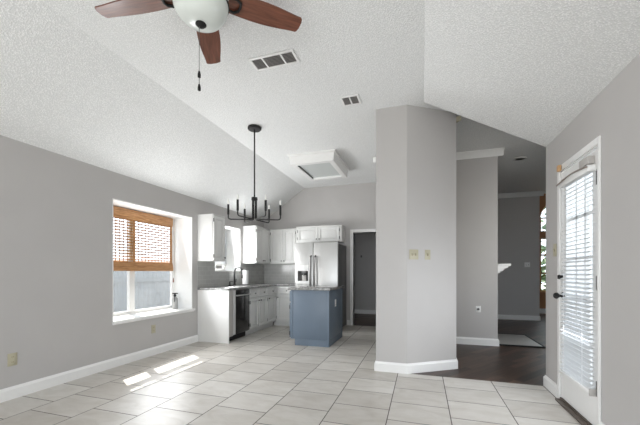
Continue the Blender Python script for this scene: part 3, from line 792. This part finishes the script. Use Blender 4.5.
r = thing('wall_cabinet', 'short white wall cabinet above the refrigerator', 'wall cabinet', (-2.15, 6.87, 1.83), 'white wall cabinets')
obj('carcass', MB().box(-2.673, -1.635, YU - 0.02, YB - 0.001, 1.83, ZU1 + 0.03, 0.002), M['cab'], r)
obj('cornice', MB().prism([(YB - 0.001, ZU1 + 0.03), (YU - 0.016, ZU1 + 0.03), (YU - 0.034, ZU1 + 0.05), (YB - 0.001, ZU1 + 0.05)], 'x', -2.673, -1.625), M['cab'], r)
door(r, '-y', YU - 0.02, -2.63, -2.16, 1.845, ZU1 + 0.015, 1, False); door(r, '-y', YU - 0.02, -2.15, -1.68, 1.845, ZU1 + 0.015, -1, False)
obj('side_post', MB().box(-2.64, -2.52, YU - 0.005, YB - 0.012, 0.93, 1.829, 0.002), M['cab'], r)

# kitchen window blind (closed)
kb = thing('kitchen_blind', 'closed white blind inside the kitchen window', 'blind', (-3.96, 5.51, 1.33))
mb = MB()
for k in range(28):
    z = 1.345 + k * 0.0255
    mb.prism([(-3.975, z), (-3.973, z - 0.001), (-3.953, z + 0.026), (-3.955, z + 0.027)], 'y', W2[0] + 0.018, W2[1] - 0.018)
obj('slats', mb, M['slat'], kb)
obj('headrail', MB().box(-3.985, -3.94, W2[0] + 0.016, W2[1] - 0.016, 2.045, 2.072, 0.003), M['white'], kb)
obj('bottom_rail', MB().box(-3.980, -3.95, W2[0] + 0.016, W2[1] - 0.016, 1.315, 1.34, 0.003), M['white'], kb)

# ------------------------------------------------------------------ refrigerator
r = thing('refrigerator', 'stainless side by side refrigerator against the end wall', 'refrigerator', (-2.05, 6.6, 0))
fx0, fx1, fyf = -2.505, -1.59, 6.20
obj('case', MB().box(fx0 + 0.003, fx1 - 0.003, fyf + 0.075, 6.97, 0.02, 1.755, 0.006), M['dgray'], r)['label'] = 'dark gray case'
fs = -2.105
dl = obj('freezer_door', MB().box(fx0, fs - 0.004, fyf, fyf + 0.07, 0.10, 1.78, 0.012), M['steel'], r)
dr = obj('fridge_door', MB().box(fs + 0.004, fx1, fyf, fyf + 0.07, 0.10, 1.78, 0.012), M['steel'], r)
obj('kick_grille', MB().box(fx0 + 0.01, fx1 - 0.01, fyf + 0.03, fyf + 0.075, 0.02, 0.095), M['dgray'], r)
for d, x, sgn in ((dl, fs - 0.045, -1), (dr, fs + 0.045, 1)):
    pts = [(x, fyf, 0.55), (x, fyf - 0.05, 0.59)] + [(x, fyf - 0.05 - 0.012 * sin(pi * k / 8), 0.59 + k * 0.88 / 8) for k in range(1, 8)] + [(x, fyf - 0.05, 1.47), (x, fyf, 1.51)]
    obj('handle', MB().tube(pts, 0.016, 10), M['nickel'], d)
da0, da1 = -2.45, -2.20
mb = MB(); mb.box(da0, da1, fyf - 0.012, fyf + 0.001, 1.20, 1.33, 0.004)
obj('dispenser_panel', mb, M['white'], dl)
for xa, xb in ((da0 - 0.006, da0 + 0.012), (da1 - 0.012, da1 + 0.006)):
    obj('dispenser_frame', MB().box(xa, xb, fyf - 0.012, fyf + 0.001, 0.985, 1.20, 0.002), M['white'], dl)
obj('dispenser_recess', MB().box(da0 + 0.012, da1 - 0.012, fyf - 0.003, fyf + 0.001, 1.0, 1.20), M['blackgloss'], dl)
obj('dispenser_paddle', MB().box(-2.345, -2.255, fyf - 0.008, fyf - 0.003, 1.0, 1.12, 0.002), M['graybox'], dl)
mb = MB(); mb.box(-2.35, -2.25, fyf - 0.03, fyf - 0.003, 1.15, 1.20, 0.004); mb.tube([(-2.30, fyf - 0.02, 1.15), (-2.30, fyf - 0.025, 1.10)], 0.012, 8)
obj('dispenser_nozzle', mb, M['dgray'], dl)
obj('drip_tray', MB().box(da0 - 0.02, da1 + 0.02, fyf - 0.035, fyf + 0.001, 0.93, 0.99, 0.012), M['white'], dl)

# ------------------------------------------------------------------ island
ix0, ix1, iy0, iy1 = -2.055, -1.388, 4.85, 5.72
r = thing('kitchen_island', 'slate blue kitchen island cabinet standing on the tiles', 'island', (-1.69, 5.2, 0))
mb = MB(); mb.box(ix0 + 0.02, ix1, iy0, iy1, 0.10, 0.889, 0.003); mb.box(ix0 + 0.095, ix1, iy0, iy1, 0.0, 0.10)
obj('body', mb, M['blue'], r)
for (a, b, c, d, e) in ((ix0 + 0.022, ix0 + 0.06, iy0 - 0.005, iy0, 0.10), (ix1 - 0.03, ix1 + 0.005, iy0 - 0.005, iy0, 0.0), (ix1, ix1 + 0.005, iy1 - 0.03, iy1, 0.0)):
    obj('corner_trim', MB().box(a, b, c, d, e, 0.888, 0.001), M['blue'], r)
for k in range(2):
    a0, a1 = iy0 + 0.012 + k * 0.43, iy0 + 0.42 + k * 0.43
    drawer(r, '-x', ix0 + 0.02, a0, a1, 0.70, 0.87, 'blue'); door(r, '-x', ix0 + 0.02, a0, a1, 0.12, 0.68, 1 if k == 0 else -1, True, 'blue')
obj('worktop', MB().box(ix0 - 0.02, ix1 + 0.03, iy0 - 0.035, iy1 + 0.03, 0.890, 0.930, 0.006), M['granite'], r)['label'] = 'speckled gray granite top'
outlet('white outlet on the side of the blue island', (ix1, 5.25, 0.66), pi / 2, 'white', 'dgray')

# ------------------------------------------------------------------ ceiling: boxed light
bx0, bx1, by0_, by1_, zb = -2.10, -1.345, 4.97, 5.98, 2.965
r = thing('ceiling_light_box', 'white boxed light fixture with frosted panel on the ceiling', 'ceiling light', ((bx0 + bx1) / 2, (by0_ + by1_) / 2, zb))
mb = MB(); f = 0.09
bm = mb.bm
def ring(x0, x1, y0, y1, z): return [bm.verts.new(p) for p in ((x0, y0, z), (x1, y0, z), (x1, y1, z), (x0, y1, z))]
R = [ring(bx0 - 0.035, bx1 + 0.035, by0_ - 0.035, by1_ + 0.035, ZC - 0.0005), ring(bx0 - 0.03, bx1 + 0.03, by0_ - 0.03, by1_ + 0.03, ZC - 0.025), ring(bx0 - 0.012, bx1 + 0.012, by0_ - 0.012, by1_ + 0.012, ZC - 0.03),
     ring(bx0, bx1, by0_, by1_, ZC - 0.09), ring(bx0 + 0.004, bx1 - 0.004, by0_ + 0.004, by1_ - 0.004, zb + 0.008), ring(bx0 + 0.012, bx1 - 0.012, by0_ + 0.012, by1_ - 0.012, zb),
     ring(bx0 + f, bx1 - f, by0_ + f, by1_ - f, zb), ring(bx0 + f + 0.004, bx1 - f - 0.004, by0_ + f + 0.004, by1_ - f - 0.004, zb + 0.03)]
fs = []
for a, b_ in zip(R, R[1:]):
    for k in range(4): fs.append(bm.faces.new([a[k], a[(k + 1) % 4], b_[(k + 1) % 4], b_[k]]))
bmesh.ops.recalc_face_normals(bm, faces=fs)
obj('box_frame', mb, M['trim'], r)
obj('diffuser_panel', MB().box(bx0 + f, bx1 - f, by0_ + f, by1_ - f, zb + 0.028, zb + 0.034), M['panel'], r)
mb = MB(); mb.box(bx0 + f + 0.001, bx0 + f + 0.014, by0_ + f, by1_ - f, zb + 0.012, zb + 0.0275)
obj('painted_recess_shade', mb, M['dgray'], r)  # dark strip paints the shade along the recessed panel's left edge

# ceiling registers
def vent(label, cx, cy, wx, wy, cells):
    r = thing('ceiling_vent', label, 'vent', (cx, cy, ZC))
    mb = MB(); z0, z1 = ZC - 0.012, ZC - 0.0005
    x0, x1, y0, y1 = cx - wx / 2, cx + wx / 2, cy - wy / 2, cy + wy / 2; b = 0.022
    mb.box(x0, x1, y0, y0 + b, z0, z1, 0.003); mb.box(x0, x1, y1 - b, y1, z0, z1, 0.003); mb.box(x0, x0 + b, y0 + b, y1 - b, z0, z1, 0.003); mb.box(x1 - b, x1, y0 + b, y1 - b, z0, z1, 0.003)
    xs = x0 + b; tot = wx - 2 * b; edges = [xs]
    for c in cells: xs += tot * c; edges.append(xs)
    for e in edges[1:-1]: mb.box(e - 0.008, e + 0.008, y0 + b, y1 - b, z0, z1)
    obj('frame', mb, M['white'], r)
    obj('duct_shade_sheet', MB().box(x0 + b, x1 - b, y0 + b, y1 - b, ZC - 0.0022, ZC - 0.0008), M['duct'], r)  # flat dark sheet, the duct's inner shade put into its colour
    mb = MB(); n = max(4, int((wy - 2 * b) / 0.016))
    for i in range(n):
        yy = y0 + b + (i + 0.5) * (wy - 2 * b) / n
        mb.prism([(yy - 0.002, z0 + 0.001), (yy, z0 + 0.001), (yy + 0.006, z1 - 0.002), (yy + 0.004, z1 - 0.002)], 'x', x0 + b, x1 - b)
    obj('louvres', mb, M['graybox'], r)
    return r
vent('wide white three section ceiling vent near the fan', -1.293, 2.695, 0.44, 0.18, (0.27, 0.46, 0.27))
vent('small square white ceiling vent near the pillar', -0.768, 3.58, 0.21, 0.20, (0.5, 0.5))
# recessed light in living room
r = thing('recessed_light', 'recessed can light in the shaded living room ceiling', 'ceiling light', (1.6, 6.3, ZC))
obj('trim_ring', MB().lathe([(0.065, -0.012), (0.095, -0.006), (0.098, -0.0005), (0.06, -0.0005), (0.065, -0.012)], (1.6, 6.3, ZC), 24), M['white'], r)
obj('lamp_well', MB().lathe([(0, -0.004), (0.066, -0.004), (0.066, -0.001), (0, -0.001)], (1.6, 6.3, ZC), 20), M['dgray'], r)

# ------------------------------------------------------------------ ceiling fan
FC = Vector((-1.328, 1.711, 2.93)); FPH = 2.085; FR = 0.694
r = thing('ceiling_fan', 'ceiling fan with dark walnut blades and frosted glass bowl', 'ceiling fan', (FC.x, FC.y, ZC))
obj('canopy', MB().lathe([(0, 0), (0.075, -0.0005), (0.075, -0.02), (0.05, -0.05), (0.02, -0.06), (0, -0.06)], (FC.x, FC.y, ZC), 24), M['black'], r)
obj('motor_housing', MB().lathe([(0, 0.15), (0.03, 0.145), (0.10, 0.11), (0.125, 0.08), (0.125, 0.03), (0.10, 0.008), (0.06, 0.0), (0.06, -0.03), (0, -0.03)], (FC.x, FC.y, FC.z), 32), M['black'], r)
def blade_mb():
    mb = MB(); L0, L1 = 0.19, FR
    def hw(t):  # half width along the blade
        return 0.070 + 0.016 * sin(pi * min(1.0, t / 0.9)) - 0.012 * t
    n = 14
    top = [(L0 + (L1 - L0) * i / n, hw(i / n)) for i in range(n)]
    e = hw(1.0)
    tip = [(L1 - 0.014, e), (L1 - 0.004, e - 0.008), (L1 + 0.003, e * 0.4), (L1 + 0.003, -e * 0.4), (L1 - 0.004, -e + 0.008), (L1 - 0.014, -e)]
    pts = [(L0 - 0.02, 0.03)] + top + tip + [(x, -y) for x, y in reversed(top)] + [(L0 - 0.02, -0.03)]
    mb.prism(pts, 'z', -0.004, 0.004)
    return mb
bl0 = None
for k in range(5):
    a = FPH + k * 2 * pi / 5
    if bl0 is None:
        me_o = obj('blade', blade_mb(), M['walnut'], r); bl0 = me_o
        arm = MB()
        for s in (-1, 1):
            arm.tube([(0.115, 0, -0.002), (0.15, s * 0.02, 0.002), (0.18, s * 0.045, -0.008), (0.215, s * 0.048, -0.014), (0.245, s * 0.03, -0.012), (0.25, 0, -0.012)], 0.009, 8)
        arm.box(0.09, 0.15, -0.022, 0.022, -0.012, 0.008, 0.004)
        bm_arm = obj('blade_iron', arm, M['black']); bm_arm.parent = me_o; arm_o = bm_arm
        b_ = me_o
        # geometry was shifted by the parent offset: put it back to blade-local coordinates
        me_o.data.transform(Matrix.Translation(Vector((FC.x, FC.y, ZC))))
    else:
        b_ = bl0.copy(); COL.objects.link(b_); b_.parent = r
        c_ = arm_o.copy(); COL.objects.link(c_); c_.parent = b_
    b_.location = (0, 0, FC.z - ZC + 0.005)
    Rm = Matrix.Rotation(0.095, 3, Vector((0.061, -0.10, 0)).normalized()) @ Matrix.Rotation(a, 3, 'Z') @ Matrix.Rotation(radians(-10), 3, 'X')
    b_.rotation_euler = Rm.to_euler()
obj('light_fitter', MB().lathe([(0.06, -0.025), (0.075, -0.03), (0.172, -0.045), (0.172, -0.06), (0.06, -0.06)], (FC.x, FC.y, FC.z), 32), M['black'], r)
prof = [(0.168, -0.055)] + [(0.168 * cos(t) ** 0.8, -0.055 - 0.135 * sin(t)) for t in [k * pi / 2 / 10 for k in range(1, 10)]] + [(0, -0.19)]
bw = obj('glass_bowl', MB().lathe(prof, (FC.x, FC.y, FC.z), 36), M['bowl'], r)
obj('finial', MB().lathe([(0.030, -0.180), (0.034, -0.192), (0.022, -0.204), (0.008, -0.212), (0, -0.213)], (FC.x, FC.y, FC.z), 18), M['black'], bw)
pcx = (FC.x - 0.005, FC.y - 0.01)
mb = MB(); mb.tube([(pcx[0], pcx[1], FC.z - 0.205), (pcx[0], pcx[1], FC.z - 0.60)], 0.002, 6)
pc = obj('pull_chain', mb, M['nickel'], r)
for z in (FC.z - 0.51, FC.z - 0.592):
    obj('chain_fob', MB().lathe([(0, 0.022), (0.005, 0.02), (0.010, 0.0), (0.010, -0.018), (0, -0.024)], (pcx[0], pcx[1], z), 12), M['black'], pc)

# ------------------------------------------------------------------ chandelier
CC = Vector((-2.143, 3.861, ZC))
r = thing('chandelier', 'black six arm candle chandelier hanging on a long rod', 'chandelier', tuple(CC))
obj('canopy', MB().lathe([(0, -0.0005), (0.085, -0.0005), (0.09, -0.008), (0.09, -0.03), (0.082, -0.038), (0, -0.038)], tuple(CC), 28), M['black'], r)
obj('rod', MB().tube([(CC.x, CC.y, ZC - 0.03), (CC.x, CC.y, 2.15)], 0.0095, 10), M['black'], r)
obj('hub', MB().lathe([(0.012, 2.185), (0.04, 2.18), (0.042, 2.145), (0.03, 2.135), (0, 2.135)], (CC.x, CC.y, 0), 20), M['black'], r)
for k in range(6):
    a = radians(22.5 + 60 * k); ux, uy = cos(a), sin(a)
    def Q(rr, z): return (CC.x + ux * rr, CC.y + uy * rr, z)
    pts = [Q(0.026, 2.15), Q(0.026, 1.91), Q(0.032, 1.893), Q(0.048, 1.884), Q(0.31, 1.884), Q(0.335, 1.890), Q(0.345, 1.905), Q(0.345, 1.955)]
    ar = obj('arm', MB().tube(pts, 0.0085, 8), M['black'], r)
    obj('candle_sleeve', MB().lathe([(0.012, 1.945), (0.0145, 1.955), (0.0145, 2.082), (0, 2.082)], Q(0.345, 0), 12), M['black'], ar)
    obj('bulb', MB().lathe([(0.008, 2.082), (0.013, 2.105), (0.012, 2.12), (0.006, 2.145), (0, 2.16)], Q(0.345, 0), 12), M['candle'], ar)

# ------------------------------------------------------------------ living room bits
mb = MB(); mb.box(1.15, 1.80, 5.83, 6.81, 0.0, 0.018, 0.003)
struct('trim_6', mb, M['hearth'], 'pale tiled hearth set in the dark wood floor')
mb = MB(); mb.box(1.15, 1.825, 5.80, 5.83, 0.0, 0.022, 0.003); mb.box(1.80, 1.825, 5.83, 6.835, 0.0, 0.022, 0.003); mb.box(1.15, 1.80, 6.81, 6.835, 0.0, 0.022, 0.003)
struct('trim_7', mb, M['black'], 'black edging around the hearth')
r = thing('mantel_shelf', 'white mantel shelf end poking out behind the living room wall end', 'mantel', (1.22, 6.3, 1.16))
obj('shelf', MB().box(1.151, 1.36, 5.85, 6.80, 1.275, 1.315, 0.004), M['trim'], r)
mb = MB(); mb.prism([(1.151, 1.275), (1.33, 1.275), (1.32, 1.25), (1.27, 1.235), (1.25, 1.20), (1.21, 1.19), (1.20, 1.16), (1.151, 1.16)], 'y', 5.87, 6.78)
obj('moulding', mb, M['trim'], r)

# ------------------------------------------------------------------ outdoors
struct('ground', MB().box(-30, 30, -30, 40, -0.30, -0.09), M['ground'])
mb = MB(); random.seed(3)
for k in range(900):
    px, py, pz = random.uniform(2.6, 6.2), random.uniform(12.6, 13.6), random.uniform(-0.09, 4.2)
    q = Vector((random.uniform(-1, 1), random.uniform(-1, 1), random.uniform(-1, 1))).normalized() * random.uniform(0.12, 0.22)
    u = q.orthogonal().normalized() * q.length * 0.6; c = Vector((px, py, pz))
    vs = [mb.bm.verts.new(c + v) for v in (q, u, -q, -u)]; mb.bm.faces.new(vs)
tag(obj('hedge', mb, M['leaf']), 'green hedge outside the arched foyer window', 'hedge', kind='stuff')
r = thing('garden_fence', 'low gray board fence outside the recessed window', 'fence', (-6.4, 6, -0.09))
mb = MB(); y = 0.0
while y < 16: mb.box(-6.42, -6.40, y, y + 0.135, -0.09, 1.22 + 0.0, 0.003); y += 0.136
obj('boards', mb, M['fence'], r)
mb = MB(); mb.box(-6.40, -6.36, 0.0, 16, 0.25, 0.34); mb.box(-6.40, -6.36, 0.0, 16, 0.95, 1.04)
obj('rails', mb, M['fence'], r)
struct('sun_block_eave', MB().box(-4.75, XO, YR, YB, 2.30, 2.42), M['trim'])  # unseen eave, added to block high sun above the window
